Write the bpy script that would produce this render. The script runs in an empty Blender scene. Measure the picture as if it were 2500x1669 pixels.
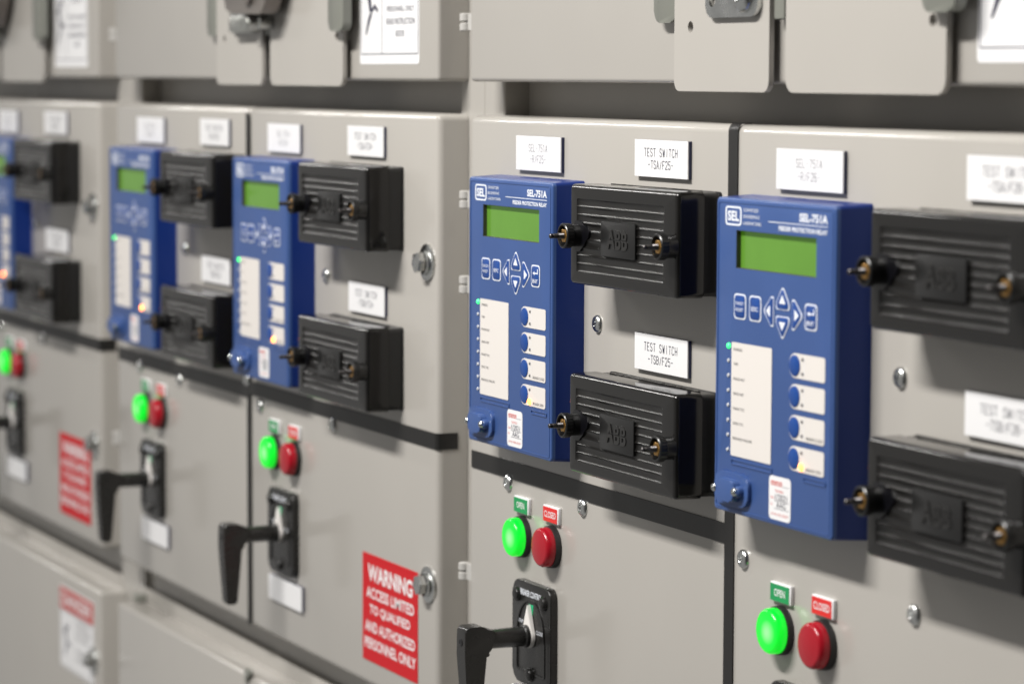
import bpy, bmesh, math, random
from mathutils import Vector, Matrix
random.seed(4)
S = bpy.context.scene
C = S.collection
MM = 0.001

# ------------------------------------------------------------------ camera
cam_d = bpy.data.cameras.new("camera")
cam_d.sensor_width = 36.0
cam_d.lens = 104.66
cam_d.clip_start = 0.05
cam_d.clip_end = 60
pitch, yaw, roll = .0896, 1.1443, .0039
F = Vector((-math.sin(yaw)*math.cos(pitch), math.cos(yaw)*math.cos(pitch), -math.sin(pitch)))
Rt = F.cross(Vector((0, 0, 1))).normalized()
U = Rt.cross(F)
r_ = Rt*math.cos(roll) + U*math.sin(roll)
u_ = -Rt*math.sin(roll) + U*math.cos(roll)
cam = bpy.data.objects.new("camera", cam_d)
m = Matrix((r_, u_, -F)).transposed().to_4x4()
m.translation = Vector((1.5485, -.8668, .0739))
cam.matrix_world = m
C.objects.link(cam)
S.camera = cam
cam_d.dof.use_dof = True
cam_d.dof.focus_distance = 1.99
cam_d.dof.aperture_fstop = 7.6

# ------------------------------------------------------------------ world and lamps
W = bpy.data.worlds.new("World")
S.world = W
W.use_nodes = True
bg = W.node_tree.nodes['Background']
# pale room all round, dim towards the far right end of the aisle
bg.inputs[0].default_value = (.98, .96, .93, 1)
wn = W.node_tree.nodes; wl = W.node_tree.links
wtc = wn.new('ShaderNodeTexCoord'); wsx = wn.new('ShaderNodeSeparateXYZ')
wl.new(wtc.outputs['Generated'], wsx.inputs[0])
wmr = wn.new('ShaderNodeMapRange'); wmr.interpolation_type = 'SMOOTHSTEP'
wmr.inputs['From Min'].default_value = -.05; wmr.inputs['From Max'].default_value = .75
wmr.inputs['To Min'].default_value = .34; wmr.inputs['To Max'].default_value = .05
wl.new(wsx.outputs['X'], wmr.inputs['Value']); wl.new(wmr.outputs['Result'], bg.inputs[1])

def tube_lamp(name, x, y, z, lx, ly, power, col=(1, .97, .93)):
    d = bpy.data.lights.new(name, 'AREA')
    d.shape = 'RECTANGLE'; d.size = lx; d.size_y = ly
    d.energy = power; d.color = col
    o = bpy.data.objects.new(name, d); C.objects.link(o)
    o.location = (x, y, z)
    dr = Vector((0, .75, -1)).normalized()
    xa = Vector((1, 0, 0)); za = -dr; ya = za.cross(xa)
    mm = Matrix((xa, ya, za)).transposed().to_4x4(); mm.translation = o.location
    o.matrix_world = mm
    return o
RAD = 150.0   # watts per square metre of lamp face
LZ, LY = 1.52, -1.42
for i, (xc, lx, k) in enumerate(((-.22, 1.3, 1.3), (-4.2, 2.4, .36), (-7.0, 1.9, .36))):
    tube_lamp("ceiling_lamp", xc, LY, LZ, lx, .16, RAD*lx*.16*k*2.1)
S.view_settings.view_transform = 'Standard'
S.view_settings.look = 'None'
S.view_settings.gamma = 1
S.view_settings.use_curve_mapping = False
S.view_settings.exposure = 0.0

# ------------------------------------------------------------------ materials
def mat(name, col, rough=.5, metal=0, spec=.5, emit=None, estr=0, bump=None, var=None, coat=0):
    M = bpy.data.materials.new(name); M.use_nodes = True
    nt = M.node_tree; b = nt.nodes['Principled BSDF']
    b.inputs['Base Color'].default_value = (*col, 1)
    b.inputs['Roughness'].default_value = rough
    b.inputs['Metallic'].default_value = metal
    b.inputs['Specular IOR Level'].default_value = spec
    b.inputs['Coat Weight'].default_value = coat
    if emit:
        b.inputs['Emission Color'].default_value = (*emit, 1)
        b.inputs['Emission Strength'].default_value = estr
    if bump or var:
        tc = nt.nodes.new('ShaderNodeTexCoord')
    if bump:
        sc, st, dist = bump
        n = nt.nodes.new('ShaderNodeTexNoise'); n.inputs['Scale'].default_value = sc
        n.inputs['Detail'].default_value = 3
        nt.links.new(tc.outputs['Object'], n.inputs['Vector'])
        bp = nt.nodes.new('ShaderNodeBump'); bp.inputs['Strength'].default_value = st
        bp.inputs['Distance'].default_value = dist
        nt.links.new(n.outputs['Fac'], bp.inputs['Height'])
        nt.links.new(bp.outputs['Normal'], b.inputs['Normal'])
    if var:
        sc, amt = var
        n2 = nt.nodes.new('ShaderNodeTexNoise'); n2.inputs['Scale'].default_value = sc
        n2.inputs['Detail'].default_value = 5
        nt.links.new(tc.outputs['Object'], n2.inputs['Vector'])
        mr = nt.nodes.new('ShaderNodeMapRange')
        mr.inputs['From Min'].default_value = .3; mr.inputs['From Max'].default_value = .7
        mr.inputs['To Min'].default_value = 1-amt; mr.inputs['To Max'].default_value = 1+amt
        nt.links.new(n2.outputs['Fac'], mr.inputs['Value'])
        mx = nt.nodes.new('ShaderNodeVectorMath'); mx.operation = 'SCALE'
        mx.inputs[0].default_value = col
        nt.links.new(mr.outputs['Result'], mx.inputs['Scale'])
        nt.links.new(mx.outputs['Vector'], b.inputs['Base Color'])
        mr2 = nt.nodes.new('ShaderNodeMapRange')
        mr2.inputs['From Min'].default_value = .3; mr2.inputs['From Max'].default_value = .7
        mr2.inputs['To Min'].default_value = max(.02, rough-.05); mr2.inputs['To Max'].default_value = rough+.05
        nt.links.new(n2.outputs['Fac'], mr2.inputs['Value'])
        nt.links.new(mr2.outputs['Result'], b.inputs['Roughness'])
    return M

PAINT = mat('grey_powder_coat', (.415, .396, .366), .17, bump=(1400, .03, .0002), var=(9, .015))
GREY_DARK = mat('dark_bracket_grey', (.205, .21, .185), .35, bump=(900, .06, .0004))  # darker grey than the doors, for brackets, spacers and catches
FRAME = mat('grey_frame_paint', (.40, .382, .352), .34, bump=(1400, .03, .0002), var=(8, .02))
BLUE = mat('blue_plastic', (.040, .088, .255), .36, bump=(2600, .10, .0003), var=(30, .03))
BLUE_SHADE = mat('shaded_blue_plastic', (.006, .026, .165), .36, spec=.3, bump=(2600, .12, .0003))  # front plate blue darkened: shade on the housing sides put into the colour
KEYB = mat('deep_blue_membrane', (.006, .055, .26), .35)
INK = mat('white_ink', (.76, .79, .85), .5)
INKD = mat('grey_ink', (.16, .155, .16), .6)
INKG = mat('engraving_grey', (.03, .03, .06), .6)
INKR = mat('red_ink', (.65, .09, .07), .6)
CARD = mat('ivory_card', (.71, .675, .64), .45)
WHITE = mat('white_laminate', (.80, .80, .81), .35, bump=(400, .02, .0003))
CORE = mat('navy_laminate_core', (.012, .018, .07), .35)
BLACK = mat('black_gloss_plastic', (.014, .0135, .013), .27, bump=(1500, .10, .0003), var=(60, .1))
BLACK2 = mat('black_moulded_plastic', (.010, .010, .010), .30, bump=(1200, .10, .0003))
SATIN = mat('black_satin_face', (.009, .0085, .008), .10, bump=(2500, .06, .0001))
TAPE = mat('black_vinyl_strip', (.010, .0095, .009), .42, bump=(700, .08, .0003))
RIB = mat('black_ribbed_plastic', (.009, .0085, .008), .30, spec=.40, bump=(2500, .1, .0002))
SMEAR = mat('black_marker_paint', (.003, .003, .0045), .30)
ZINC = mat('zinc_plating', (.62, .63, .62), .25, 1, bump=(260, .25, .001), var=(80, .08))
HINGE = mat('pale_hinge_coat', (.46, .45, .43), .35)
ZINC2 = mat('dull_zinc', (.55, .56, .53), .38, 1, var=(120, .12))
BRASS = mat('brass', (.46, .26, .075), .36, .95, bump=(3000, .3, .0003))
STEEL = mat('dark_steel', (.075, .07, .07), .34, .8)
TAUPE = mat('grey_cast_metal', (.25, .225, .205), .33, .6, bump=(150, .2, .001))
LCDM = mat('backlit_display_green', (.09, .20, .03), .10, emit=(.10, .33, .012), estr=.26, var=(14, .12))
LCDW = mat('display_well_grey', (.06, .058, .04), .5)
REDL = mat('red_lens', (.33, .006, .016), .22, emit=(.5, .004, .01), estr=.05, bump=(900, .25, .0004))
BEZEL = mat('black_lamp_bezel', (.018, .017, .017), .5, bump=(1500, .3, .0004))
SIGNR = mat('sign_red', (.52, .006, .012), .5, spec=.3)
TAGG = mat('tag_green', (.01, .27, .085), .4)
TAGR = mat('tag_red', (.66, .02, .02), .4)
POINTER = mat('white_pointer_plastic', (.80, .77, .74), .4)
LEDG = mat('lit_green_led', (.1, .9, .3), .3, emit=(.02, 1, .12), estr=3)
LEDA = mat('lit_amber_led', (.9, .5, .1), .3, emit=(1, .21, .025), estr=10)
LEDOFF = mat('unlit_led', (.55, .56, .58), .25)
FLAG = mat('target_flag_green', (.0, .36, .15), .4, emit=(0, .5, .2), estr=.12)
# lit green lens: the bulb behind the lens makes its middle paler
GRNL = bpy.data.materials.new('lit_green_lens'); GRNL.use_nodes = True
nt = GRNL.node_tree; b = nt.nodes['Principled BSDF']
b.inputs['Base Color'].default_value = (0, .35, .03, 1); b.inputs['Roughness'].default_value = .18
tc = nt.nodes.new('ShaderNodeTexCoord'); ln = nt.nodes.new('ShaderNodeVectorMath'); ln.operation = 'LENGTH'
sb = nt.nodes.new('ShaderNodeVectorMath'); sb.operation = 'SUBTRACT'; sb.inputs[1].default_value = (0.003, -.010, 0)
nt.links.new(tc.outputs['Object'], sb.inputs[0]); nt.links.new(sb.outputs['Vector'], ln.inputs[0])
rp = nt.nodes.new('ShaderNodeValToRGB'); mr = nt.nodes.new('ShaderNodeMapRange')
mr.inputs['From Max'].default_value = .016
nt.links.new(ln.outputs['Value'], mr.inputs['Value']); nt.links.new(mr.outputs['Result'], rp.inputs['Fac'])
rp.color_ramp.elements[0].color = (.55, 1, .50, 1); rp.color_ramp.elements[1].color = (0, .50, .005, 1)
e = rp.color_ramp.elements.new(.5); e.color = (.01, .88, .03, 1)
nt.links.new(rp.outputs['Color'], b.inputs['Emission Color']); b.inputs['Emission Strength'].default_value = 1.05

# ------------------------------------------------------------------ helpers (all numbers in mm)
def finish(name, bm, mt, parent=None, smooth=True, ang=35, recalc=True, bevel=None):
    if recalc: bmesh.ops.recalc_face_normals(bm, faces=bm.faces)
    bmesh.ops.scale(bm, vec=(MM,)*3, verts=bm.verts)
    me = bpy.data.meshes.new(name); bm.to_mesh(me); bm.free()
    me.materials.append(mt)
    if smooth:
        for p in me.polygons: p.use_smooth = True
        me.set_sharp_from_angle(angle=math.radians(ang))
    o = bpy.data.objects.new(name, me); C.objects.link(o)
    if parent: o.parent = parent
    return o

def box(bm, x0, x1, y0, y1, z0, z1, bev=0, seg=3, front=None):
    vs = [bm.verts.new((x, y, z)) for x in (x0, x1) for y in (y0, y1) for z in (z0, z1)]
    q = [(0, 1, 3, 2), (4, 6, 7, 5), (0, 4, 5, 1), (2, 3, 7, 6), (0, 2, 6, 4), (1, 5, 7, 3)]
    fs = [bm.faces.new([vs[i] for i in f]) for f in q]
    if bev:
        es = set(e for f in fs for e in f.edges)
        if front:   # only the edges that touch the front
            es = [e for e in es if any(abs(v.co.y-min(y0, y1)) < 1e-6 for v in e.verts)]
        bmesh.ops.bevel(bm, geom=list(es), offset=bev, segments=seg, affect='EDGES', profile=.5, clamp_overlap=True)

def rr(x0, x1, z0, z1, r, n=5):
    p = []
    for cx, cz, a in ((x1-r, z1-r, 0), (x0+r, z1-r, 90), (x0+r, z0+r, 180), (x1-r, z0+r, 270)):
        for i in range(n+1):
            t = math.radians(a+90*i/n); p.append((cx+r*math.cos(t), cz+r*math.sin(t)))
    return p

def rpoly(pts, r, n=4):
    out = []; N = len(pts)
    for i in range(N):
        a = Vector(pts[i-1]); b = Vector(pts[i]); c = Vector(pts[(i+1) % N])
        d1 = (a-b); d2 = (c-b); l = min(r, d1.length*.45, d2.length*.45)
        p1 = b+d1.normalized()*l; p2 = b+d2.normalized()*l
        for k in range(n+1):
            t = k/n; q = p1*(1-t)**2 + b*2*t*(1-t) + p2*t*t; out.append((q.x, q.y))
    return out

def circ(cx, cz, r, n=28, rz=None):
    rz = rz or r
    return [(cx+r*math.cos(2*math.pi*i/n), cz+rz*math.sin(2*math.pi*i/n)) for i in range(n)]

def prism(bm, pts, y0, y1, bev=0, seg=3, grow=0):
    """outline in XZ, front at y1 (towards the viewer, smaller y), back at y0; grow widens the back"""
    cx = sum(p[0] for p in pts)/len(pts); cz = sum(p[1] for p in pts)/len(pts)
    f = [bm.verts.new((x, y1, z)) for x, z in pts]
    bk = [bm.verts.new((x+(grow if x > cx else -grow), y0, z+(grow if z > cz else -grow))) for x, z in pts]
    ff = bm.faces.new(f); bm.faces.new(bk[::-1])
    n = len(pts)
    for i in range(n): bm.faces.new((f[i], bk[i], bk[(i+1) % n], f[(i+1) % n]))
    if bev: bmesh.ops.bevel(bm, geom=list(ff.edges), offset=bev, segments=seg, affect='EDGES', profile=.5, clamp_overlap=True)

def holed(bm, outer, holes, y0, y1):
    es = []
    for lp in [outer]+holes:
        vs = [bm.verts.new((x, y1, z)) for x, z in lp]
        es += [bm.edges.new((vs[i], vs[(i+1) % len(vs)])) for i in range(len(vs))]
    g = bmesh.ops.triangle_fill(bm, use_beauty=True, edges=es)
    fs = [x for x in g['geom'] if isinstance(x, bmesh.types.BMFace)]
    if y0 != y1:
        e = bmesh.ops.extrude_face_region(bm, geom=fs)
        vs = [x for x in e['geom'] if isinstance(x, bmesh.types.BMVert)]
        bmesh.ops.translate(bm, vec=(0, y0-y1, 0), verts=vs)

def sheet(bm, pts, y):
    f = bm.faces.new([bm.verts.new((x, y, z)) for x, z in pts])
    f.normal_update()
    if f.normal.y > 0: f.normal_flip()

def lathe(bm, cx, cz, prof, n=28):
    """prof: (radius, y) from back to front; axis along Y"""
    rings = []
    for r, y in prof:
        if r < 1e-4: rings.append([bm.verts.new((cx, y, cz))])
        else: rings.append([bm.verts.new((cx+r*math.cos(2*math.pi*i/n), y, cz+r*math.sin(2*math.pi*i/n))) for i in range(n)])
    for a, b2 in zip(rings, rings[1:]):
        for i in range(n):
            j = (i+1) % n
            if len(a) == 1 and len(b2) == 1: continue
            if len(a) == 1: bm.faces.new((a[0], b2[i], b2[j]))
            elif len(b2) == 1: bm.faces.new((a[i], a[j], b2[0]))
            else: bm.faces.new((a[i], a[j], b2[j], b2[i]))
    if len(rings[0]) > 1: bm.faces.new(rings[0][::-1])

def B(): return bmesh.new()

def flat(name, pts, y, mt, parent=None, th=0):
    bm = B()
    if th: prism(bm, pts, y+th, y)
    else: sheet(bm, pts, y)
    return finish(name, bm, mt, parent, smooth=False, recalc=bool(th))

def text_mesh(s, bold=0, extr=0, sp=1.0):
    cu = bpy.data.curves.new('t', 'FONT'); cu.body = s; cu.offset = bold; cu.extrude = extr
    cu.space_character = sp; cu.resolution_u = 3
    cu.align_x = 'CENTER'
    o = bpy.data.objects.new('t', cu); C.objects.link(o)
    bpy.context.view_layer.update()
    dg = bpy.context.evaluated_depsgraph_get()
    me = bpy.data.meshes.new_from_object(o.evaluated_get(dg))
    bpy.data.objects.remove(o); bpy.data.curves.remove(cu)
    return me

def add_text(bm, s, x0, x1, z0, z1, y, bold=0, sp=1.0, extr=0):
    """text stretched into the box x0..x1, z0..z1 on the plane y (mm)"""
    me = text_mesh(s, bold, extr, sp)
    co = [v.co.copy() for v in me.vertices]
    ax, bx = min(c.x for c in co), max(c.x for c in co)
    az, bz = min(c.y for c in co), max(c.y for c in co)
    vs = [bm.verts.new((x0+(c.x-ax)/(bx-ax)*(x1-x0), y-(c.z*extr_s if extr else 0), z0+(c.y-az)/(bz-az)*(z1-z0))) for c in co]
    for p in me.polygons:
        try:
            f = bm.faces.new([vs[i] for i in p.vertices]); f.normal_update()
            if not extr and f.normal.y > 0: f.normal_flip()
        except ValueError: pass
    bpy.data.meshes.remove(me)
extr_s = 1.0

def label(name, rows, y, mt, parent):
    """rows: (text, x0, x1, z0, z1, bold)"""
    bm = B()
    for t, x0, x1, z0, z1, bo in rows: add_text(bm, t, x0, x1, z0, z1, y, bo)
    return finish(name, bm, mt, parent, smooth=False, recalc=False)

# single-stroke engraving alphabet on a 4 x 6 grid
GL = {'S': [[(4, 5), (3, 6), (1, 6), (0, 5), (0, 4), (1, 3.2), (3, 2.8), (4, 2), (4, 1), (3, 0), (1, 0), (0, 1)]],
 'E': [[(4, 6), (0, 6), (0, 0), (4, 0)], [(0, 3), (3, 3)]], 'L': [[(0, 6), (0, 0), (4, 0)]],
 '-': [[(.6, 3), (3.4, 3)]], '7': [[(0, 6), (4, 6), (1.4, 0)]],
 '5': [[(4, 6), (.4, 6), (.2, 3.4), (2.6, 3.6), (4, 2.6), (4, 1), (3, 0), (1, 0), (0, 1)]],
 '1': [[(1, 5), (2, 6), (2, 0)]], 'A': [[(0, 0), (2, 6), (4, 0)], [(.7, 2), (3.3, 2)]],
 'R': [[(0, 0), (0, 6), (3, 6), (4, 5), (4, 4), (3, 3), (0, 3)], [(2.4, 3), (4, 0)]],
 '/': [[(.8, -.2), (3.2, 5.4)]], 'F': [[(4, 6), (0, 6), (0, 0)], [(0, 3), (3, 3)]],
 '2': [[(0, 5), (1, 6), (3, 6), (4, 5), (4, 3.8), (0, 0), (4, 0)]],
 '6': [[(4, 5), (3, 6), (1, 6), (0, 5), (0, 1), (1, 0), (3, 0), (4, 1), (4, 2.4), (3, 3.4), (1, 3.4), (0, 2.4)]],
 'T': [[(0, 6), (4, 6)], [(2, 6), (2, 0)]], 'W': [[(0, 6), (1, 0), (2, 4.5), (3, 0), (4, 6)]],
 'I': [[(2, 6), (2, 0)]], 'C': [[(4, 5), (3, 6), (1, 6), (0, 5), (0, 1), (1, 0), (3, 0), (4, 1)]],
 'H': [[(0, 6), (0, 0)], [(4, 6), (4, 0)], [(0, 3), (4, 3)]],
 'B': [[(0, 0), (0, 6), (3, 6), (4, 5), (4, 4), (3, 3), (0, 3)], [(3, 3), (4, 2), (4, 1), (3, 0), (0, 0)]],
 '4': [[(3, 0), (3, 6), (0, 2), (4, 2)]], '3': [[(0, 6), (4, 6), (2, 3.6), (4, 2.4), (4, 1), (3, 0), (1, 0), (0, 1)]],
 ' ': []}
def engrave(bm, s, cx, cz, h, y, wch=None, pitch=None, lw=.34):
    k = h/6; wch = wch or h*.52; pitch = pitch or h*.80
    x = cx-(len(s)-1)*pitch/2-wch/2
    for ch in s:
        for pl in GL[ch]:
            P = [Vector((x+a/4*wch, cz-h/2+b*k)) for a, b in pl]
            for a, b2 in zip(P, P[1:]):
                d = (b2-a).normalized(); nrm = Vector((-d.y, d.x))*lw/2; a2 = a-d*lw*.4; b3 = b2+d*lw*.4
                f = bm.faces.new([bm.verts.new((q.x, y, q.y)) for q in (a2+nrm, a2-nrm, b3-nrm, b3+nrm)])
                f.normal_update()
                if f.normal.y > 0: f.normal_flip()
        x += pitch

def thing(name, lab, cat, x, y, z, group=None):
    o = bpy.data.objects.new(name, None); C.objects.link(o)
    o.empty_display_size = .02
    o.location = (x*MM, y*MM, z*MM)
    o['label'] = lab; o['category'] = cat
    if group: o['group'] = group
    return o

def dup(root, x, y, z, lab):
    def rec(o, par):
        c = o.copy(); C.objects.link(c)
        if par: c.parent = par
        for ch in o.children: rec(ch, c)
        return c
    r = rec(root, None); r.location = (x*MM, y*MM, z*MM); r['label'] = lab
    return r

D = 24.0            # plane of the door faces
PITCH = 902.0

# ------------------------------------------------------------------ cabinets
def hexbolt(par, x, z, y=D):
    bm = B()
    lathe(bm, x, z, [(14.3, y), (14.3, y-1.6), (13.4, y-2.2), (8, y-2.2)], 36)
    o = finish('washer', bm, ZINC, None)
    bm = B()
    # hex head with flange
    lathe(bm, x, z, [(9.8, y-2.2), (9.8, y-4.4), (8.8, y-4.9)], 30)
    pts = [(x+8.3*math.cos(math.radians(60*i+12)), z+8.3*math.sin(math.radians(60*i+12))) for i in range(6)]
    prism(bm, pts, y-4.0, y-10.8, 1.0, 2)
    b2 = finish('bolt', bm, ZINC, par, ang=25)
    o.parent = par
    return b2

def panscrew(par, x, z, y=D, r=6.2):
    bm = B()
    h = r*.52
    lathe(bm, x, z, [(r, y), (r*.98, y-h*.35), (r*.8, y-h*.8), (r*.5, y-h), (r*.34, y-h), (r*.18, y-h*.62), (0, y-h*.55)], 24)
    # cross recess edges
    a0 = random.uniform(0, 90)
    for a in (a0, a0+90):
        t = math.radians(a); dx, dz = math.cos(t), math.sin(t)
        px, pz = -dz, dx
        pts = [(x+dx*r*.55+px*.5, z+dz*r*.55+pz*.5), (x-dx*r*.55+px*.5, z-dz*r*.55+pz*.5), (x-dx*r*.55-px*.5, z-dz*r*.55-pz*.5), (x+dx*r*.55-px*.5, z+dz*r*.55-pz*.5)]
        prism(bm, pts, y-h*.7, y-h-.12)
    return finish('screw', bm, ZINC, par)

def cabinet(name, lab, ox, strips, bolts, screws, tabs=(True, True), seamw=3, hooks=False, handle=None):
    """ox: x of the left edge of the door; doors 842 wide"""
    t = thing('switchgear_cabinet', lab, 'cabinet', ox, D, -1100, 'switchgear cabinets standing in a row')
    bx = -ox; bz = 1100.0
    L, Rr = ox, ox+841
    def fin(n, bm, mt, par=t, **k):
        bmesh.ops.translate(bm, vec=(-ox, -D, 1100), verts=bm.verts)
        return finish(n, bm, mt, par, **k)
    # frame with its recess between the doors
    bm = B()
    fy = 50
    c0, c1 = ox-31, ox+PITCH-31.6
    box(bm, c0+.6, ox+5, fy, 500, -1100, 1000, 1.0, 1)                # left upright
    box(bm, ox+826, c1, fy, 500, -1100, 1000, 1.0, 1)                  # right upright
    box(bm, ox+5.5, ox+825.5, 70, 500, -1100, 1000)                   # back of the recess
    box(bm, ox+5.5, ox+825.5, fy, 69.5, 74, 120)                        # rail over the recess
    box(bm, ox+5.5, ox+825.5, fy+.5, 69.5, -10, 36)                     # rail under the recess
    box(bm, ox+5.5, ox+825.5, fy-1, 69.5, -520, -456.5, 1.2, 2)         # rail above the lower door
    box(bm, ox+5.5, ox+825.5, fy+6, 69.5, -456, -300)
    fin('frame', bm, FRAME)
    # relay panels, one on each side of the seam
    mid = ox+407.5
    for (a, b2, k) in ((L, mid-seamw/2, 0), (mid+seamw/2, Rr, 1)):
        bm = B()
        box(bm, a, b2, D, fy-.4, -425.5, 43.5, 5.5, 6, front=True)
        if seamw > 3: pass
        p = fin('relay_panel', bm, PAINT)
        for (sx, sz) in screws[k]:
            s = panscrew(p, sx, sz); s.location = (-ox*MM, -D*MM, 1.1)
        if k == 1:
            for (bx_, bz_) in bolts:
                s = hexbolt(p, bx_, bz_)
                s.location = (-ox*MM, -D*MM, 1.1)
                w = [c for c in p.children if c.name.startswith('washer')][-1]; w.location = s.location
        for st in strips[k]:
            bm = B()
            x0, x1, z0, z1, wrap = st
            if wrap == 'right':      # bent round the right-hand edge
                r = 4.4; th = .5
                path = [(x0, D-th), (Rr-4, D-th)]
                for i in range(1, 6):
                    a_ = math.radians(90*i/5); path.append((Rr-4+(4+th)*math.sin(a_), D+4-(4+th)*math.cos(a_)))
                path.append((Rr+th, D+17))
                vs0 = [bm.verts.new((x, y, z0)) for x, y in path]; vs1 = [bm.verts.new((x, y, z1)) for x, y in path]
                for i in range(len(path)-1): bm.faces.new((vs0[i], vs0[i+1], vs1[i+1], vs1[i]))
                bmesh.ops.recalc_face_normals(bm, faces=bm.faces)
                bmesh.ops.solidify(bm, geom=bm.faces[:], thickness=.4)
            elif wrap == 'top':
                th = .6
                path = [(z0, D-th), (43.5-4, D-th)]
                for i in range(1, 6):
                    a_ = math.radians(90*i/5); path.append((43.5-4+(4+th)*math.sin(a_), D+4-(4+th)*math.cos(a_)))
                path.append((43.5+th, D+9))
                vs0 = [bm.verts.new((x0, y, z)) for z, y in path]; vs1 = [bm.verts.new((x1, y, z)) for z, y in path]
                for i in range(len(path)-1): bm.faces.new((vs0[i], vs0[i+1], vs1[i+1], vs1[i]))
                bmesh.ops.recalc_face_normals(bm, faces=bm.faces)
                bmesh.ops.solidify(bm, geom=bm.faces[:], thickness=.4)
            else:
                box(bm, x0, x1, D-(.7 if wrap == 'thin' else .9), D+.3, z0, z1)
            fin('trim_strip', bm, TAPE, p).parent = p
    # upper door with its hanging tabs
    bm = B()
    box(bm, L, Rr, D, fy-.4, 68.3, 950, 3.2, 4, front=True)
    ud = fin('upper_door', bm, PAINT)
    for (x0, x1, z0) in ((ox+343.5, ox+466.5, 63.6), (ox+486.5, ox+661.5, 63.6)):
        bm = B()
        hx = x0+22 if x0 < ox+400 else x1-14
        hz = 104
        pts = rr(x0, x1, z0, 330, 9 if x0 > ox+400 else 7, 5)
        holed(bm, pts, [circ(hx, hz, 3.6, 16)], 19.5, 16)
        tb = fin('hanging_tab', bm, PAINT, ud, ang=30)
    for (x0, x1, z0) in ((ox+312, ox+343, 107), (ox+648, ox+682, 108)):
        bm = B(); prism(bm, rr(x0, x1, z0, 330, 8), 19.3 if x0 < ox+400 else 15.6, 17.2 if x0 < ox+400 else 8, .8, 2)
        fin('guide_bracket', bm, GREY_DARK, ud)
    bm = B(); box(bm, ox+470, ox+482.5, 17, 23.8, 107, 330, 1); fin('spacer', bm, GREY_DARK, ud)
    bm = B(); holed(bm, rr(ox+391, ox+458, 109, 160, 9), [circ(ox+400, 120, 4.2, 18)], 15.6, 12.6); fin('striker_plate', bm, ZINC, ud, ang=30)
    s = panscrew(ud, ox+441, 121, 12.6, 9.5); s.location = (-ox*MM, -D*MM, 1.1)
    if handle:
        bm = B()
        x0 = ox+418
        pts = rpoly([(x0, 185), (x0+5, 135), (x0+24, 126), (x0+106, 124), (x0+118, 136), (x0+136, 158), (x0+128, 195)], 16, 5)
        prism(bm, pts, 9, -6, 4, 3)
        lathe(bm, x0+78, 142, [(10, -5.9), (10, -9.5), (7.5, -10.5), (5.5, -10.5), (5.5, -8), (0, -8)], 24)
        fin('operating_handle', bm, TAUPE, ud)
        bm = B()
        x0 -= 12
        box(bm, x0+2, x0+52, 5, 15, 110, 124, 2, 2)
        lathe(bm, x0+66, 118, [(7, 15), (7, 0), (5, -2), (0, -2.4)], 18)
        lathe(bm, x0+86, 117, [(5, 15), (5, 4), (0, 3)], 14)
        fin('latch', bm, ZINC2, ud)
    # lower door
    bm = B()
    box(bm, L, Rr, D-2, fy-.4, -1080, -471, 3.6, 4, front=True)
    ld = fin('lower_door', bm, PAINT)
    if hooks:
        bm = B()
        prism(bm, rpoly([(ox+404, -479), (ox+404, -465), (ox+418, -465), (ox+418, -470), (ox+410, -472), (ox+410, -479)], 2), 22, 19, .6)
        fin('catch', bm, GREY_DARK, ld)
        bm = B(); box(bm, ox+2, ox+14, 38, 49, -470.8, -463, 1); fin('catch', bm, GREY_DARK, ld)
    s = hexbolt(ld, ox+816, -547, D-2); s.location = (-ox*MM, -D*MM, 1.1)
    w = [c for c in ld.children if c.name.startswith('washer')][-1]; w.location = s.location
    # hinge knuckles in the gap to the left of the doors
    for hz in (112.5, -20, -84, -302):
        bm = B()
        for dz in (3.6, -3.6):
            prism(bm, circ(0, 0, 3.3, 16), 0, 0) if False else None
            n = 16; x = ox-16.5; y = 27.5
            rings = [[bm.verts.new((x+rad*math.cos(2*math.pi*i/n), y+rad*math.sin(2*math.pi*i/n), hz+dz+zz)) for i in range(n)] for rad, zz in ((3.2, -3.1), (4.4, -2.4), (4.4, 2.4), (3.2, 3.1))]
            for ra, rb in zip(rings, rings[1:]):
                for i in range(n): bm.faces.new((ra[i], ra[(i+1) % n], rb[(i+1) % n], rb[i]))
            bm.faces.new(rings[0][::-1]); bm.faces.new(rings[-1])
        box(bm, ox-16.5, ox+1.0, 27.6, 31, hz-6, hz+6)
        fin('hinge', bm, HINGE)
    return t

cabinet('c', 'grey cabinet filling the right half, black strip down its seam', -489.5,
    strips=(((-482.8, -85.6, -219.4, -206.6, None),), ((-85.5, -73.5, -425, 43, 'top'),)),
    bolts=((333, -71), (335, -322)),
    screws=(((-269.6, -95.2), (-416, -222.8), (-291, -224.4)), ((-60.9, -225.7), (137.5, -227.5), (119, -95.5), (290, -225))), seamw=3)
cabinet('b', 'grey cabinet in the middle with a red warning sign by its lower bolt', -1391.5,
    strips=(((-1386, -985.5, -218, -205, None), (-990, -985.2, -425, 38.5, 'thin')), ((-984.8, -982.2, -425, 38.5, 'thin'), (-982, -549, -214.6, -202, 'right'),)),
    bolts=((-569.4, -71), (-566.8, -322)),
    screws=(((-1311.7, -219.5), (-1185.4, -221), (-990, -201.6), (-1165.4, -93.1)), ((-773.6, -219.5), (-954.3, -222.4), (-788.5, -95.2))), hooks=True, handle=True)
cabinet('a', 'blurred grey cabinet at the far left with signs on upper and lower doors', -2294,
    strips=(((-2288, -1888.5, -218, -205, None), (-1893, -1888.2, -425, 38.5, 'thin')), ((-1887.8, -1885.2, -425, 38.5, 'thin'), (-1885, -1451, -216, -203.5, 'right'),)),
    bolts=((-1471.4, -66), (-1473.8, -316)),
    screws=(((-2200, -221),), ((-1671.5, -221.2), (-1855, -222), (-1698.9, -95))), handle=True)

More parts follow.
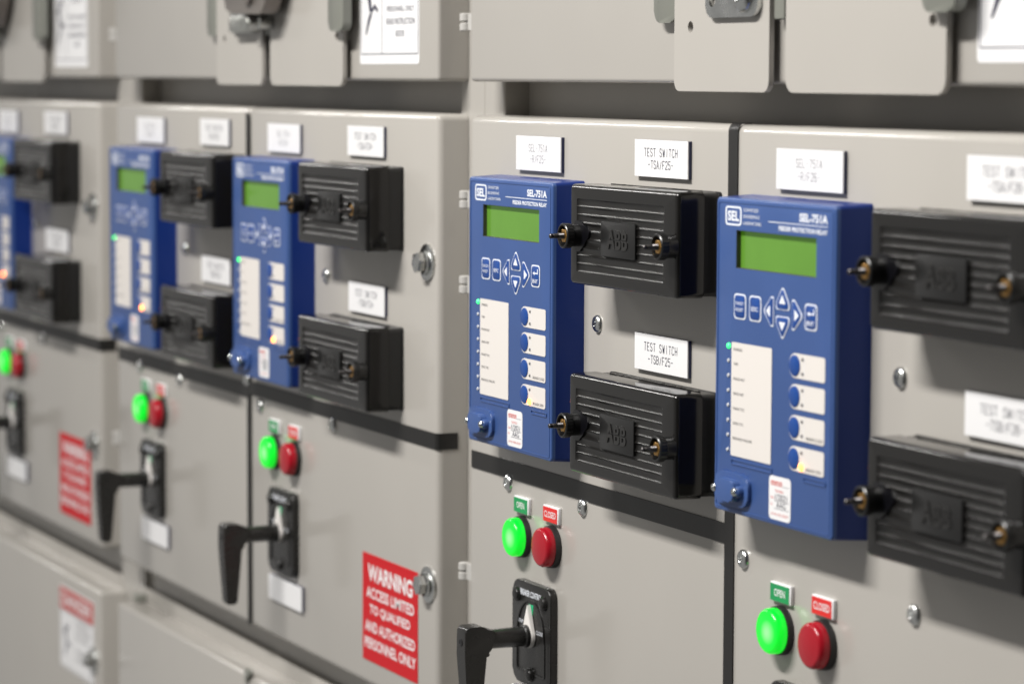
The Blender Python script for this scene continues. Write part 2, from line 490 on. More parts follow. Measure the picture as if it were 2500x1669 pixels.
# ------------------------------------------------------------------ protection relay
RW, RH = 142.5, 192.0
def make_relay():
    t = thing('protection_relay', '', 'relay', 0, D, -192, 'blue protection relays on the panels')
    Z0 = 192.0                                  # local z of the top; local y of the panel is 0
    fy = -24.0
    def P(u, v): return (u, Z0-v)
    def Rr_(u0, u1, v0, v1, r): return rr(u0, u1, Z0-v1, Z0-v0, r)
    bm = B()
    prism(bm, rr(0, RW, 0, Z0, 2.6, 4), 0, fy+3.1, 0, 3, grow=1.2)
    hs = finish('housing', bm, BLUE_SHADE, t)
    # front plate, with the well of the display cut through it
    bm = B()
    LC = (25.2, 121.0, 19.2, 42.2)
    outer = rr(0, RW, 0, Z0, 3.0, 4)
    holed(bm, outer, [[P(LC[0], LC[3]), P(LC[1], LC[3]), P(LC[1], LC[2]), P(LC[0], LC[2])]], fy+3.1, fy)
    bm.normal_update()
    es = [e for e in bm.edges if all(abs(v.co.y-fy) < 1e-5 for v in e.verts) and len(e.link_faces) == 2 and abs(e.link_faces[0].normal.dot(e.link_faces[1].normal)) < .5
          and (min(v.co.x for v in e.verts) < 4 or max(v.co.x for v in e.verts) > 139 or e.verts[0].co.z < 4 or e.verts[0].co.z > 188)]
    bmesh.ops.bevel(bm, geom=es, offset=1.3, segments=3, affect='EDGES', profile=.5)
    fr = finish('front_plate', bm, BLUE, t, ang=30)
    # fine ridge framing the face
    bm = B(); holed(bm, rr(2.6, RW-2.6, 2.4, Z0-2.4, 2.4), [rr(3.3, RW-3.3, 3.1, Z0-3.1, 2.0)], fy, fy-.35)
    finish('face_ridge', bm, BLUE, t, ang=30)
    # display
    bm = B(); sheet(bm, [P(LC[0], LC[3]), P(LC[1], LC[3]), P(LC[1], LC[2]), P(LC[0], LC[2])], fy+3.05)
    dsp = finish('display', bm, LCDM, t, smooth=False, recalc=False)
    bm = B()
    holed(bm, [P(LC[0]-.2, LC[3]+.2), P(LC[1]+.2, LC[3]+.2), P(LC[1]+.2, LC[2]-.2), P(LC[0]-.2, LC[2]-.2)],
          [[P(LC[0]+.25, LC[3]-.25), P(LC[1]-.25, LC[3]-.25), P(LC[1]-.25, LC[2]+.25), P(LC[0]+.25, LC[2]+.25)]], fy+3.0, fy+.15)
    finish('display_well', bm, LCDW, dsp, ang=30)
    y1 = fy-.12; y2 = fy-.24; y3 = fy-.34
    # emblem
    bm = B(); holed(bm, Rr_(11.5, 31.6, 5.0, 16.6, 2.6), [Rr_(13.2, 29.9, 6.1, 15.5, 1.6)], y1, y1)
    for f in bm.faces:
        f.normal_update()
        if f.normal.y > 0: f.normal_flip()
    add_text(bm, 'SEL', 14.4, 28.6, Z0-13.9, Z0-7.7, y1, .035)
    finish('emblem', bm, INK, t, smooth=False, recalc=False)
    label('lettering', [('SCHWEITZER', 34, 52.5, Z0-7.6, Z0-5.7, 0), ('ENGINEERING', 34, 53.5, Z0-11.5, Z0-9.6, 0), ('LABORATORIES', 34, 56, Z0-15.5, Z0-13.6, 0)], y1, INK, t)
    bm = B()
    add_text(bm, 'SEL-751A', 101.2, 133.4, Z0-10.8, Z0-5.7, y1, .035)
    add_text(bm, 'FEEDER PROTECTION RELAY', 77, 133.4, Z0-17.0, Z0-14.2, y1, .03)
    sheet(bm, Rr_(64.3, 133.6, 12.1, 12.55, .1), y1)
    finish('model_lettering', bm, INK, t, smooth=False, recalc=False)
    # keys
    def key(pts, r, legend):
        bm = B()
        cx = sum(p[0] for p in pts)/len(pts); cz = sum(p[1] for p in pts)/len(pts)
        o_ = rpoly([P(*q) for q in pts], r, 5)
        bm2 = B(); 
        w = max(q[0] for q in pts)-min(q[0] for q in pts); h = max(q[1] for q in pts)-min(q[1] for q in pts)
        cu, cv = (max(q[0] for q in pts)+min(q[0] for q in pts))/2, (max(q[1] for q in pts)+min(q[1] for q in pts))/2
        inner = [(cx+(q[0]-cx)*(1-2.2/w), cz+(q[1]-cz)*(1-1.9/h)) for q in pts]
        bm2.free()
        prism(bm, rpoly([P(*q) for q in inner], r*.8, 5), y1, fy-.55, .3, 2)
        k = finish('key', bm, KEYB, t)
        bm = B(); holed(bm, o_, [rpoly([P(*q) for q in inner], r*.8, 5)], y1, y1-.12)
        finish('outline', bm, INK, k, ang=30)
        bm = B(); legend(bm, fy-.62)
        finish('legend', bm, INK, k, smooth=False, recalc=False)
    R4 = lambda a, b_, c, d: [(a, d), (b_, d), (b_, c), (a, c)]
    key(R4(23.7, 38.5, 57.4, 72.8), 3.2, lambda bm, y: (add_text(bm, 'TARGET', 25.6, 36.8, Z0-64.2, Z0-62.2, y), add_text(bm, 'RESET', 26.4, 36, Z0-68.0, Z0-66.0, y)))
    key(R4(42.6, 57.2, 57.4, 72.8), 3.2, lambda bm, y: add_text(bm, 'ESC', 45.8, 54.2, Z0-66.6, Z0-64.1, y, .01))
    key(R4(108.8, 123, 57.6, 73.0), 3.2, lambda bm, y: (add_text(bm, 'ENT', 111.5, 120.2, Z0-70.2, Z0-67.6, y, .015),
        sheet(bm, [P(112, 63.4), P(115, 61.9), P(115, 64.9)], y), sheet(bm, [P(115, 62.95), P(115, 63.85), P(120.4, 63.85), P(120.4, 62.95)], y), sheet(bm, [P(119.3, 60.2), P(119.3, 62.95), P(120.4, 62.95), P(120.4, 60.2)], y)))
    tri = lambda a, b_, c: (lambda bm, y: sheet(bm, rpoly([P(*a), P(*b_), P(*c)], .8, 3), y))
    key([(75.0, 63.4), (91, 63.4), (91, 59.6), (83, 49.0), (75, 59.6)], 3.2, tri((83, 54.4), (79.2, 59.8), (86.8, 59.8)))
    key([(75.0, 67.2), (91, 67.2), (91, 71), (83, 81.6), (75, 71)], 3.2, tri((83, 75.8), (79.2, 70.6), (86.8, 70.6)))
    key([(72.2, 56.2), (72.2, 74.2), (69.4, 74.2), (59.4, 65.2), (69.4, 56.2)], 3.0, tri((63.6, 65.2), (68.6, 61.6), (68.6, 68.8)))
    key([(94.0, 56.4), (94.0, 74.4), (97, 74.4), (107, 65.4), (97, 56.4)], 3.0, tri((102.6, 65.4), (97.4, 61.8), (97.4, 69.0)))
    # target card and lamps
    bm = B(); prism(bm, Rr_(21.2, 70.8, 87.2, 156.4, 1.2), y1, fy-.3)
    card = finish('target_card', bm, CARD, t, ang=30)
    rows = [('ENABLED', 11.5, 1.0), ('TRIP', 6, 9.9), ('PHASE INST', 15, 18.9), ('GRND INST', 14, 27.9), ('PHASE TOC', 15, 37.0), ('GRND TOC', 13.5, 46.0), ('BREAKER FAILURE', 25, 55.2)]
    label('printing', [(s, 24.0, 24+w*.95, Z0-(90.2+v+1.0)-.0, Z0-(90.2+v-.7), 0) for s, w, v in rows], fy-.42, INKD, card)
    for i in range(8):
        v = 89.9+i*9.07
        bm = B(); lathe(bm, 17.4, Z0-v, [(1.7, fy+.1), (1.7, fy-.3), (1.3, fy-.9), (.7, fy-1.2), (0, fy-1.3)] if i == 0 else [(1.35, fy+.1), (1.3, fy-.3), (.9, fy-.75), (0, fy-.95)], 14)
        finish('led', bm, LEDG if i == 0 else LEDOFF, t)
    # push buttons
    for i, v0 in enumerate((87.5, 105.6, 123.8, 142.0)):
        v1 = v0+14.5
        pts = []
        for k in range(13):
            a = math.radians(90+180*k/12); pts.append((98.5+7.2*math.cos(a), Z0-(v0+v1)/2+7.25*math.sin(a)))
        pts += [(131.6, Z0-v1), (132.9, Z0-v1+1.2), (132.9, Z0-v0-1.2), (131.6, Z0-v0)]
        bm = B(); prism(bm, pts, y1, fy-.3); pl = finish('button_label', bm, CARD, t, ang=30)
        bm = B(); lathe(bm, 98.3, Z0-(v0+v1)/2, [(6.25, fy-.2), (6.2, fy-.75), (5.7, fy-1.0), (0, fy-1.05)], 30); finish('push_button', bm, KEYB, t)
        for k, vv in enumerate((v0+3, v1-3.1)):
            lit = (i == 3 and k == 1)
            bm = B(); lathe(bm, 107.5, Z0-vv, [(1.0, fy-.2), (.95, fy-.8), (.5, fy-1.1), (0, fy-1.2)] if not lit else [(2.3, fy-.2), (2.2, fy-1.0), (1.2, fy-1.8), (0, fy-1.9)], 12)
            finish('led', bm, LEDA if lit else LEDOFF if False else (LEDA if lit else INKD), t)
        if i >= 2:
            label('printing', [(('BREAKER CLOSED', 'BREAKER OPEN')[i-2], 112.5, (131.5, 130)[i-2], Z0-v1+1.3, Z0-v1+3.2, 0)], fy-.42, INKD, pl)
        bm = B(); sheet(bm, Rr_(109.0, 109.3, v0+.3, v1-.3, .1), fy-.33); finish('insert_edge', bm, INK, pl, smooth=False, recalc=False)
    # card slots
    for (a, b_, c, d) in ((22, 72.3, 158.4, 161.8), (109.5, 135, 158.8, 161.8)):
        bm = B(); holed(bm, Rr_(a, b_, c, d, .8), [Rr_(a+.8, b_-.8, c+.6, d-.6, .4)], fy, fy-.6); finish('card_slot', bm, BLUE, t, ang=30)
    # inspection sticker
    bm = B(); prism(bm, Rr_(69.2, 95, 162.4, 188.4, 3), y1, fy-.22); st = finish('inspection_sticker', bm, WHITE, t, ang=30)
    label('red_printing', [('emerson', 71.5, 85, Z0-168.2, Z0-165.2, .01), ('TESTED', 76.5, 86.5, Z0-171.9, Z0-170.4, 0), ('Date', 71.5, 75.5, Z0-176.0, Z0-174.6, 0), ('By', 71.5, 74, Z0-180.2, Z0-178.8, 0), ('(719) 903-0237', 71.8, 92.5, Z0-186.2, Z0-184.4, 0)], fy-.32, INKR, st)
    bm = B()
    add_text(bm, '1/2021', 77, 91, Z0-176.4, Z0-172.8, fy-.34); add_text(bm, 'AAG', 78.5, 89.5, Z0-181.0, Z0-177.4, fy-.34)
    for v in (176.9, 181.5): sheet(bm, Rr_(76, 93, v, v+.3, .1), fy-.30)
    sheet(bm, Rr_(85.5, 93, 167.8, 168.05, .1), fy-.30)
    finish('handwriting', bm, INKG, st, smooth=False, recalc=False)
    # serial port and its cap
    bm = B(); prism(bm, rpoly([P(5.5, 184.5), P(11, 186.4), P(41, 186.4), P(47.5, 182), P(47.5, 170), P(41, 166.8), P(11, 166.8), P(5.5, 170)], 6, 5), fy+1, fy-2.6, .9, 3)
    pc = finish('port_cover', bm, BLUE, t)
    bm = B()
    prism(bm, rpoly([P(15, 173), P(17, 170.2), P(36, 170.2), P(38.5, 173), P(37.5, 181), P(34.5, 183.6), P(18, 183.6), P(16, 181)], 2.2, 4), fy-2.5, fy-7.6, 1.0, 3)
    for uu in (14.0, 39.0):
        lathe(bm, uu, Z0-176.6, [(3.6, fy-2.5), (3.6, fy-5.6), (3.2, fy-6.2), (2.0, fy-6.2)], 20)
    finish('port_cap', bm, BLUE, pc)
    for uu in (14.0, 39.0):
        bm = B(); lathe(bm, uu, Z0-176.6, [(2.5, fy-5.5), (2.5, fy-7.9), (2.0, fy-8.6), (.9, fy-8.8), (.7, fy-8.1), (0, fy-8.1)], 16); finish('screw', bm, ZINC, pc)
    return t

# ------------------------------------------------------------------ test switch cover
TW, TH = 155.0, 66.8
def make_switch():
    t = thing('test_switch_cover', '', 'test switch', 0, D, 0, 'black ribbed test switch covers')
    fy = -32.0
    def P(u, v): return (u, TH-v)
    bm = B(); prism(bm, rr(.8, TW-.8, .8, TH-.8, 4, 4), 0, -13.2, .0)
    prism(bm, rr(.3, TW-.3, .3, TH-.3, 3, 4), 0, -2.2, .5, 2)
    finish('base', bm, BLACK2, t)
    # shell: rim with an opening for the ribbed field
    u0, u1, v0, v1 = 11.0, 137.0, 9.6, 58.2
    bm = B()
    o_ = rr(0, TW, 0, TH, 3.6, 5)
    holed(bm, o_, [rr(u0, u1, TH-v1, TH-v0, 1.2, 2)], -13, fy)
    bm.normal_update()
    es = [e for e in bm.edges if all(abs(v.co.y-fy) < 1e-5 for v in e.verts) and len(e.link_faces) == 2 and abs(e.link_faces[0].normal.dot(e.link_faces[1].normal)) < .6
          and (min(v.co.x for v in e.verts) < 4 or max(v.co.x for v in e.verts) > TW-4 or e.verts[0].co.z < 4 or e.verts[0].co.z > TH-4)]
    bmesh.ops.bevel(bm, geom=es, offset=3.2, segments=6, affect='EDGES', profile=.5)
    sh = finish('cover_shell', bm, SATIN, t, ang=32)
    # ribbed field: rounded flutes between sharp crests
    bm = B()
    n = 9; pz = (v1-v0)/n*1.0
    prof = []
    for k in range(n):
        for s in (0, .015, .04, .08, .14, .24, .36, .5, .64, .76, .86, .92, .96, .985):
            dep = 1.15*(1-abs(2*s-1)**2.6)**.62
            prof.append((v0+(k+s)*pz, dep))
    prof.append((v1, 0))
    xs = [u0, u0+.8, u0+1.6, u0+3] + [u0+3+(u1-u0-6)*i/10 for i in range(1, 11)] + [u1-1.6, u1-.8, u1]
    def endf(x): d_ = min(x-u0, u1-x); return min(1, max(0, d_/2.6))**.5
    grid = [[bm.verts.new((x, fy+.15+dep*endf(x), TH-v)) for x in xs] for v, dep in prof]
    for a, b2 in zip(grid, grid[1:]):
        for i in range(len(xs)-1): bm.faces.new((a[i], b2[i], b2[i+1], a[i+1]))
    for f in bm.faces:
        f.normal_update()
        if f.normal.y > 0: f.normal_flip()
    finish('ribbed_field', bm, RIB, t, ang=40, recalc=False)
    # pad with raised letters, each cut by a thin gap
    bm = B(); prism(bm, rr(48.5, 98, TH-45.6, TH-22.6, 1.5), fy+1.3, fy-.55, .35, 2)
    pad = finish('maker_pad', bm, BLACK2, t)
    me = text_mesh('ABB', .03, .5, 1.05)
    co = [v.co for v in me.vertices]; ax, bx = min(c.x for c in co), max(c.x for c in co); az, bz = min(c.y for c in co), max(c.y for c in co)
    tot = B()
    for lo, hi in ((27.8, 33.9), (34.5, 40.6)):
        b3 = B(); b3.from_mesh(me)
        for v in b3.verts:
            c = v.co; v.co = Vector((58.5+(c.x-ax)/(bx-ax)*29.5, fy-.55-(.6 if c.z > 0 else -.1), TH-40.6+(c.y-az)/(bz-az)*12.8))
        for zc, nn in ((TH-lo, 1), (TH-hi, -1)):
            g = bmesh.ops.bisect_plane(b3, geom=b3.verts[:]+b3.edges[:]+b3.faces[:], plane_co=(0, 0, zc), plane_no=(0, 0, nn), clear_outer=True)
            ed = [x for x in g['geom_cut'] if isinstance(x, bmesh.types.BMEdge)]
            if ed: bmesh.ops.edgeloop_fill(b3, edges=ed)
        tm = bpy.data.meshes.new('x'); b3.to_mesh(tm); b3.free(); tot.from_mesh(tm); bpy.data.meshes.remove(tm)
    finish('raised_letters', tot, BLACK, pad, ang=25)
    bpy.data.meshes.remove(me)
    # moulded seam on the top face
    bm = B()
    for i in range(26):
        a = 16+i*4.9; w = random.uniform(3.2, 4.9)
        box(bm, a, a+w, -9.5+random.uniform(-.2, .2), -7.2, TH-.9, TH+.05+random.uniform(0, .25), .15, 1)
    finish('top_seam', bm, SATIN, t)
    # two thumb nuts on studs
    for uu, mark in ((12.0, True), (148.5, False)):
        zc = TH-34.2
        bm = B()
        n = 48; prof = [(7.4, -37.4), (8.2, -38), (8.2, -42.6), (7.7, -43.2), (6.9, -43.2), (6.7, -42.8), (6.5, -37.5), (4.2, -37.5)]
        rings = []
        for r, y in prof:
            rings.append([bm.verts.new((uu+(r+(.22 if (i % 2 and r > 8) else 0))*math.cos(2*math.pi*i/n), y, zc+(r+(.22 if (i % 2 and r > 8) else 0))*math.sin(2*math.pi*i/n))) for i in range(n)])
        for a, b2 in zip(rings, rings[1:]):
            for i in range(n): bm.faces.new((a[i], a[(i+1) % n], b2[(i+1) % n], b2[i]))
        bm.faces.new(rings[-1]); bm.faces.new(rings[0][::-1])
        lathe(bm, uu, zc, [(7.3, fy+1), (7.3, -36.8), (7.5, -37.4)], 24)
        k = finish('thumb_nut', bm, BLACK2, t, ang=30)
        bm = B(); prism(bm, [(uu+4.9*math.cos(math.radians(60*i)), zc+4.9*math.sin(math.radians(60*i))) for i in range(6)], -37.4, -42.3, .6, 2); finish('brass_nut', bm, BRASS, k, ang=20)
        bm = B()
        pr = [(2.0, -40.5)]
        y = -41
        while y > -46.4: pr += [(2.1, y), (1.7, y-.4)]; y -= .8
        pr += [(1.7, -46.8), (1.6, -49.4), (1.3, -49.8), (1.6, -50.2), (1.6, -52.0), (1.1, -52.5), (0, -52.6)]
        lathe(bm, uu, zc, pr, 16); finish('stud', bm, STEEL, k, ang=40)
        if mark:
            bm = B()
            random.seed(7)
            pts = []
            for i in range(40):
                a = 2*math.pi*i/40
                rr_ = 11.5*(1+random.uniform(-.07, .05)); ex = 1+.75*max(0, math.cos(a-.35))**6
                pts.append((uu+1.5+rr_*ex*math.cos(a)*.9, zc+rr_*math.sin(a)*.92))
            prism(bm, pts, fy+1.2, fy-.25)
            finish('paint_mark', bm, SMEAR, t, ang=30)
    return t

# ------------------------------------------------------------------ pilot lamps, tags, control switch, plates
def make_lamp(kind):
    t = thing('pilot_lamp', '', 'indicator lamp', 0, D, 0, '%s round pilot lamps' % ('lit green' if kind == 'g' else 'dark red'))
    bm = B()
    lathe(bm, 0, 0, [(15.2, 0), (15.2, -1), (14.9, -4.2), (13.4, -4.4)], 44); finish('bezel', bm, BEZEL, t)
    bm = B()
    lathe(bm, 0, 0, [(14.1, -4.2), (14.2, -5.5), (13.9, -9.2), (13.1, -10.6), (12.1, -11.4), (11.2, -11.5), (8, -12.1), (4, -12.5), (0, -12.6)], 44)
    finish('lens', bm, GRNL if kind == 'g' else REDL, t, ang=50)
    return t

def make_tag(word, mt):
    t = thing('legend_tag', '', 'tag', 0, D, 0, 'small %s legend tags' % word)
    bm = B(); box(bm, -12.6, 12.6, -2.6, 0, -5.9, 5.9, .5, 2); bd = finish('plate', bm, WHITE, t)
    bm = B(); prism(bm, [(-12.0, -5.4), (10.9, -5.4), (10.9, 4.9), (-12.0, 4.9)], -2.5, -2.85); f = finish('coloured_face', bm, mt, t, smooth=False)
    w = 6.6 if word == 'OPEN' else 9.4
    label('lettering', [(word, -w-.5, w-.5, -2.4, 2.2, .012)], -2.95, WHITE, f)
    return t

def make_control():
    t = thing('breaker_control_switch', '', 'rotary switch', 0, D, 0, 'black pistol grip breaker control switches')
    bm = B(); prism(bm, rr(-32, 32, -36.5, 37.5, 8, 6), 0, -6.0, 1.6, 3); pl = finish('escutcheon_plate', bm, BLACK, t)
    bm = B()
    o_ = [(-24, -28), (24, -28)] + [(24*math.cos(math.radians(a)), -2+28*math.sin(math.radians(a))) for a in range(0, 181, 9)]
    o_ = rpoly(o_, 2.5, 2)
    i_ = [((x)*.95, -2+(z+2)*.95) for x, z in o_]
    holed(bm, o_, [i_], -5.9, -6.7); finish('dial_ring', bm, SATIN, t, ang=30)
    bm = B(); sheet(bm, [(-3.4, 14.5), (2.8, 14.5), (4.2, 22.5), (-3.4, 22.5)], -6.15); finish('target_flag', bm, FLAG, t, smooth=False, recalc=False)
    label('lettering', [('BREAKER CONTROL', -18, 18, 27.5, 32.0, .02), ('TRIP', -22, -13, 7, 9.6, 0), ('CLOSE', 9, 20, 2.5, 5.4, 0)], -6.2, INK, pl)
    for x, z in ((-22.5, 26.8), (22.5, 26.8), (0, -28.5)):
        bm = B(); lathe(bm, x, z, [(5.2, -5.9), (5.1, -7.4), (4.2, -8.8), (2.4, -9.5), (.9, -9.6), (0, -9.3)], 20); finish('screw', bm, BLACK, t)
    # pointer
    bm = B()
    pts = [(0, 22.5)] + [(8.6*math.cos(math.radians(a)), 8.6*math.sin(math.radians(a))) for a in range(25, -206, -11)]
    prism(bm, pts, -6.5, -9.6, .8, 2); finish('pointer', bm, POINTER, t)
    # handle: round shaft and a tapering grip
    bm = B()
    lathe(bm, 0, 0, [(8.2, -9.4), (8.2, -12), (7.2, -13), (7.0, -36), (7.2, -46)], 28)
    yz = rpoly([(-60.5, 10.5), (-60.8, -10), (-57.5, -57), (-56.5, -60), (-48.5, -60), (-47.5, -57), (-43.6, -9.5), (-40, -6.8), (-36, 6.8), (-42, 7.8), (-47, 10.8)], 3, 4)
    hw = lambda z: 7.4 if z > -10 else 7.4-(-10-z)*.034
    a = [bm.verts.new((-hw(z), y, z)) for y, z in yz]; b2 = [bm.verts.new((hw(z), y, z)) for y, z in yz]
    f1 = bm.faces.new(a); f2 = bm.faces.new(b2[::-1])
    for i in range(len(yz)): bm.faces.new((a[i], b2[i], b2[(i+1) % len(yz)], a[(i+1) % len(yz)]))
    bmesh.ops.bevel(bm, geom=list(f1.edges)+list(f2.edges), offset=1.6, segments=3, affect='EDGES', profile=.5)
    h = finish('handle', bm, BLACK, t, ang=40)
    bm = B(); lathe(bm, 0, -1, [(2.6, -60.4), (2.6, -61.1), (1.9, -61.1), (1.8, -60.9), (0, -60.9)], 18); finish('screw_hole', bm, SMEAR, h)
    return t

def nameplate(x0, x1, z0, z1, lines, lab, clear=True, lw=.36, grp='white engraved nameplates', blank=False, h=4.6):
    t = thing('nameplate', lab, 'nameplate', (x0+x1)/2+5.5, D, z0, grp)
    w = (x1-x0)/2; hh = z1-z0
    bm = B(); box(bm, -w, w, -2.4, 0, 0, hh, .15, 1); finish('core', bm, CORE, t, smooth=False)
    bm = B(); prism(bm, [(-w, 0), (w, 0), (w, hh), (-w, hh)], -2.3, -3.1, .12, 1); f = finish('white_face', bm, WHITE, t, smooth=False)
    if lines:
        bm = B()
        n = len(lines)
        for i, s in enumerate(lines):
            engrave(bm, s, 0, hh/2+(n-1)*h*.78-i*h*1.56, h, -3.2, lw=lw, pitch=h*.86 if len(s) > 9 else h*.80)
        finish('engraving', bm, INKG, f, smooth=False, recalc=False)
    return t

# figure of a person thrown back by a shock, as on the warning labels
FIG = [[(0, 52), (4, 56), (8, 52), (6, 48), (2, 48)], [(1, 47), (7, 46), (13, 30), (16, 18), (10, 14), (4, 30)], [(6, 46), (18, 56), (20, 53), (9, 42)],
       [(2, 45), (-8, 38), (-7, 35), (5, 40)], [(15, 18), (24, 24), (34, 18), (33, 14), (24, 19), (14, 12)], [(11, 15), (4, 6), (-2, -8), (1, -9), (9, 3), (16, 12)],
       [(26, 62), (18, 50), (22, 50), (14, 38), (25, 52), (21, 52), (29, 61)]]
def hazard_label(kind, x0, z0, lab):
    t = thing('hazard_label', lab, 'label', x0, D if kind == 'up' else D-2, z0, None)
    if kind == 'up':
        W_, H_ = 124.5, 150.0
        bm = B(); prism(bm, rr(0, W_, 0, H_, 3), 0, -.25); s = finish('sheet', bm, WHITE, t, ang=30)
        bm = B(); holed(bm, rr(2, W_-2, 7.5, H_-3, 1.5), [rr(3, W_-3, 8.4, H_-4, 1)], -.34, -.34)
        sheet(bm, [(47, 8), (48, 8), (48, H_-4), (47, H_-4)], -.34)
        for f in bm.faces:
            f.normal_update()
            if f.normal.y > 0: f.normal_flip()
        finish('border', bm, INKG, s, smooth=False, recalc=False)
        rows = [('CAN RESULT', 60, 110, 104, 108), ('IN SEVERE INJURY', 55, 115, 76, 80.5), ('OR DEATH.', 66, 104, 68, 72), ('ENTRY TO QUALIFIED', 55, 117, 50, 55), ('PERSONNEL, ONLY.', 58, 115, 40.5, 45.5), ('READ INSTRUCTION', 57, 116, 31, 36), ('BOOK', 77, 95, 21.5, 26.5)]
        label('printing', [(a, b_, c, d, e_, .008) for a, b_, c, d, e_ in rows], -.36, INKG, s)
        bm = B()
        for pg in FIG:
            sheet(bm, [(14+x*.75, 30+z*.75) for x, z in pg], -.36)
        finish('shock_figure', bm, INKG, s, smooth=False, recalc=False)
    else:
        W_, H_ = 131.0, 90.0
        bm = B(); prism(bm, rr(0, W_, 0, H_, 3), 0, -.25); s = finish('sheet', bm, WHITE, t, ang=30)
        bm = B(); prism(bm, rr(1.5, W_-1.5, H_-25.5, H_-1.5, 1.5), -.2, -.4); hd = finish('red_header', bm, mat('faded_red', (.50, .06, .05), .4), s, ang=30)
        label('lettering', [('DANGER', 10, W_-10, H_-20.5, H_-6, .02)], -.5, WHITE, hd)
        rows = [('HAZARDOUS', 62, 112, 55, 59.5), ('VOLTAGE INSIDE', 62, 116, 47, 51.5), ('WILL CAUSE', 62, 108, 39, 43.5), ('SEVERE INJURY', 62, 116, 23, 27.5), ('OR DEATH', 62, 102, 15, 19.5)]
        label('printing', [(a, b_, c, d, e_, .0) for a, b_, c, d, e_ in rows], -.36, INKD, s)
        bm = B()
        for pg in FIG: sheet(bm, [(18+x*.7, 18+z*.55) for x, z in pg], -.36)
        holed(bm, rr(1.5, W_-1.5, 1.5, H_-26.5, 1.5), [rr(2.2, W_-2.2, 2.2, H_-27.2, 1)], -.36, -.36)
        for f in bm.faces:
            f.normal_update()
            if f.normal.y > 0: f.normal_flip()
        finish('shock_figure', bm, INKG, s, smooth=False, recalc=False)
    return t

def warning_sign(x0, z0, lab):
    W_, H_ = 117.5, 88.5
    t = thing('warning_sign', lab, 'sign', x0, D, z0, 'red warning signs')
    bm = B(); prism(bm, rr(0, W_, 0, H_, 1), 0, -.5); s = finish('sheet', bm, SIGNR, t, ang=30)
    rows = [('WARNING', 12, 107, 66.5, 80.5, .03), ('ACCESS LIMITED', 9, 110, 52.5, 61.5, .02), ('TO QUALIFIED', 16, 102, 38.5, 47.5, .02), ('AND AUTHORIZED', 6, 112, 24.5, 33.5, .02), ('PERSONNEL ONLY', 5, 114, 10.5, 19.5, .02)]
    label('lettering', rows, -.6, WHITE, s)
    return t

# ------------------------------------------------------------------ placing everything on the panels
WHO = {1: 'the blue relay cut off at the left edge', 2: 'the second blue relay from the left', 3: 'the third blue relay from the left',
       4: 'the sharply focused central blue relay', 5: 'the rightmost blue relay'}
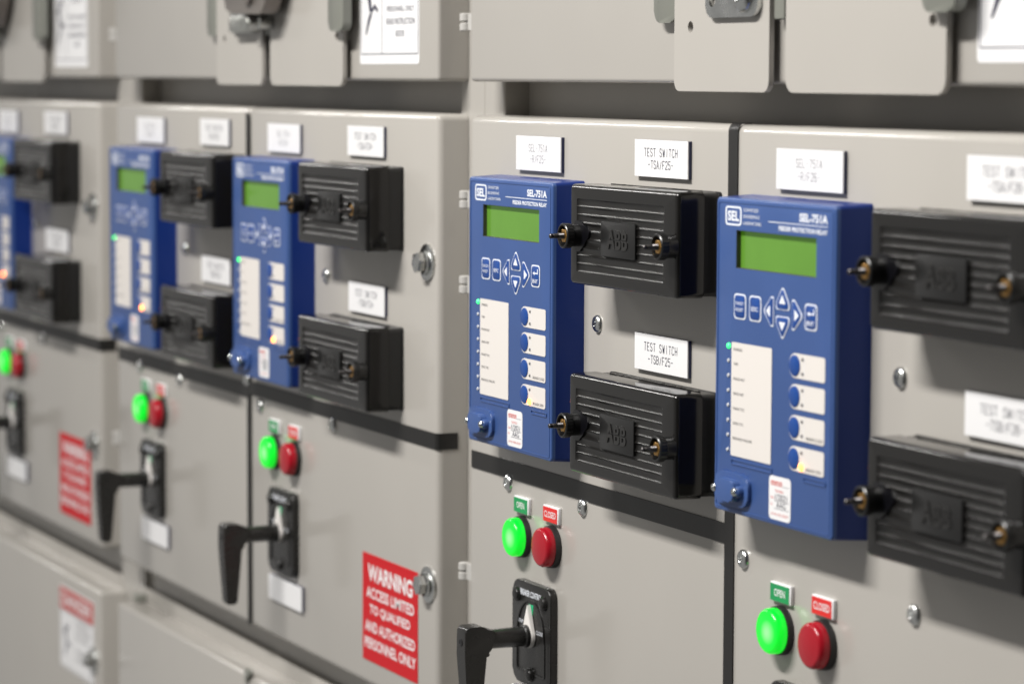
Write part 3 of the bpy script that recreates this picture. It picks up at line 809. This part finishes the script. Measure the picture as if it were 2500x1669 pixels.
# unit: relay x, switch x, nameplate offsets, lamp x, feeder text
UN = {4: (-435.6, -249.0, (-404.8, -330.4), (-216, -141), 'F25'), 5: (-57.2, 135.0, (-26.6, 51.4), (181.4, 259), 'F26'),
      3: (-960.0, -773.0, (-931, -851), (-738, -660), 'F24'), 2: (-1336.0, -1147.0, (-1314, -1229.5), (-1117.5, -1037), 'F23'), 1: (-1858.0, -1676.0, (-1848, -1769.6), (-1655, -1569), 'F22')}
relay = switch = lampg = lampr = tago = tagc = ctrl = None
RL = {1: 'blue protection relay cut off by the left edge of the photo', 2: 'blurred blue relay left of the seam of the middle cabinet',
      3: 'blurred blue relay right of the seam of the middle cabinet', 4: 'blue relay in sharp focus at the centre, green display lit', 5: 'large blue relay at the right, beside the black vertical strip'}
for n in (4, 5, 3, 2, 1):
    rx, sx, n1, n2, ft = UN[n]
    who = WHO[n]
    if relay is None:
        relay = make_relay(); relay.location = (rx*MM, D*MM, -192*MM); relay['label'] = RL[n]
        switch = make_switch(); switch.location = (sx*MM, D*MM, -65.4*MM); switch['label'] = 'upper black ribbed test switch cover beside '+who
        dup(switch, sx, D, -192.0, 'lower black ribbed test switch cover beside '+who)
        lampg = make_lamp('g'); lampr = make_lamp('r'); tago = make_tag('OPEN', TAGG); tagc = make_tag('CLOSED', TAGR); ctrl = make_control()
        for o, dx, z, lb in ((lampg, 44.5, -259.0, 'green lit pilot lamp under '), (lampr, 95.2, -259.0, 'dark red pilot lamp under '), (tago, 46.3, -235.9, 'green OPEN tag under '), (tagc, 96.5, -235.9, 'red CLOSED tag under '), (ctrl, 71.6, -326.5, 'black pistol grip breaker control below ')):
            o.location = ((rx+dx)*MM, D*MM, z*MM); o['label'] = lb+who
    else:
        dup(relay, rx, D, -192.0, RL[n])
        dup(switch, sx, D, -65.4, 'upper black ribbed test switch cover beside '+who)
        dup(switch, sx, D, -192.0, 'lower black ribbed test switch cover beside '+who)
        dz = -3.2 if n == 5 else 0
        for o, dx, z, lb in ((lampg, 44.5, -259.0, 'green lit pilot lamp under '), (lampr, 95.2, -259.0, 'dark red pilot lamp under '), (tago, 46.3, -235.9, 'green OPEN tag under '), (tagc, 96.5, -235.9, 'red CLOSED tag under '), (ctrl, 71.6, -326.5, 'black pistol grip breaker control below ')):
            dup(o, rx+dx, D, z+dz, lb+who)
    fa = '-R/%s-' % ft; lw = .36
    nameplate(n1[0], n1[1], 5.8, 30.2, ('SEL-751A', fa), 'white nameplate directly above '+who, lw=.34, h=5.0)
    nameplate(n2[0], n2[1], 7.4, 31.6, ('TEST SWITCH', '-TSA/%s-' % ft), 'upper white test switch nameplate beside '+who, lw=.55, h=5.1)
    nameplate(n2[0]+2, n2[1]+2, -119.8, -95.8, ('TEST SWITCH', '-TSB/%s-' % ft), 'lower white test switch nameplate beside '+who, lw=.55, h=5.1)
    if n != 5:
        nameplate(rx+27, rx+111, -390.5, -369.0, None, 'blank white plate lowest under '+who, grp='blank white plates under the control handles')

warning_sign(-705.8, -404.8, 'red WARNING sign beside the lower bolt of the middle cabinet')
warning_sign(-1609.5, -406, 'blurred red WARNING sign on the far left cabinet')
hazard_label('up', -711.5, 81.5, 'white shock hazard label on the upper door of the middle cabinet')
hazard_label('up', 190.5, 81.0, 'white hazard label cut off at the top right corner')
hazard_label('up', -1613.5, 79.5, 'blurred white hazard label on the far left upper door')
hazard_label('low', -1609.0, -576, 'blurred DANGER label with red header on the far left lower door')
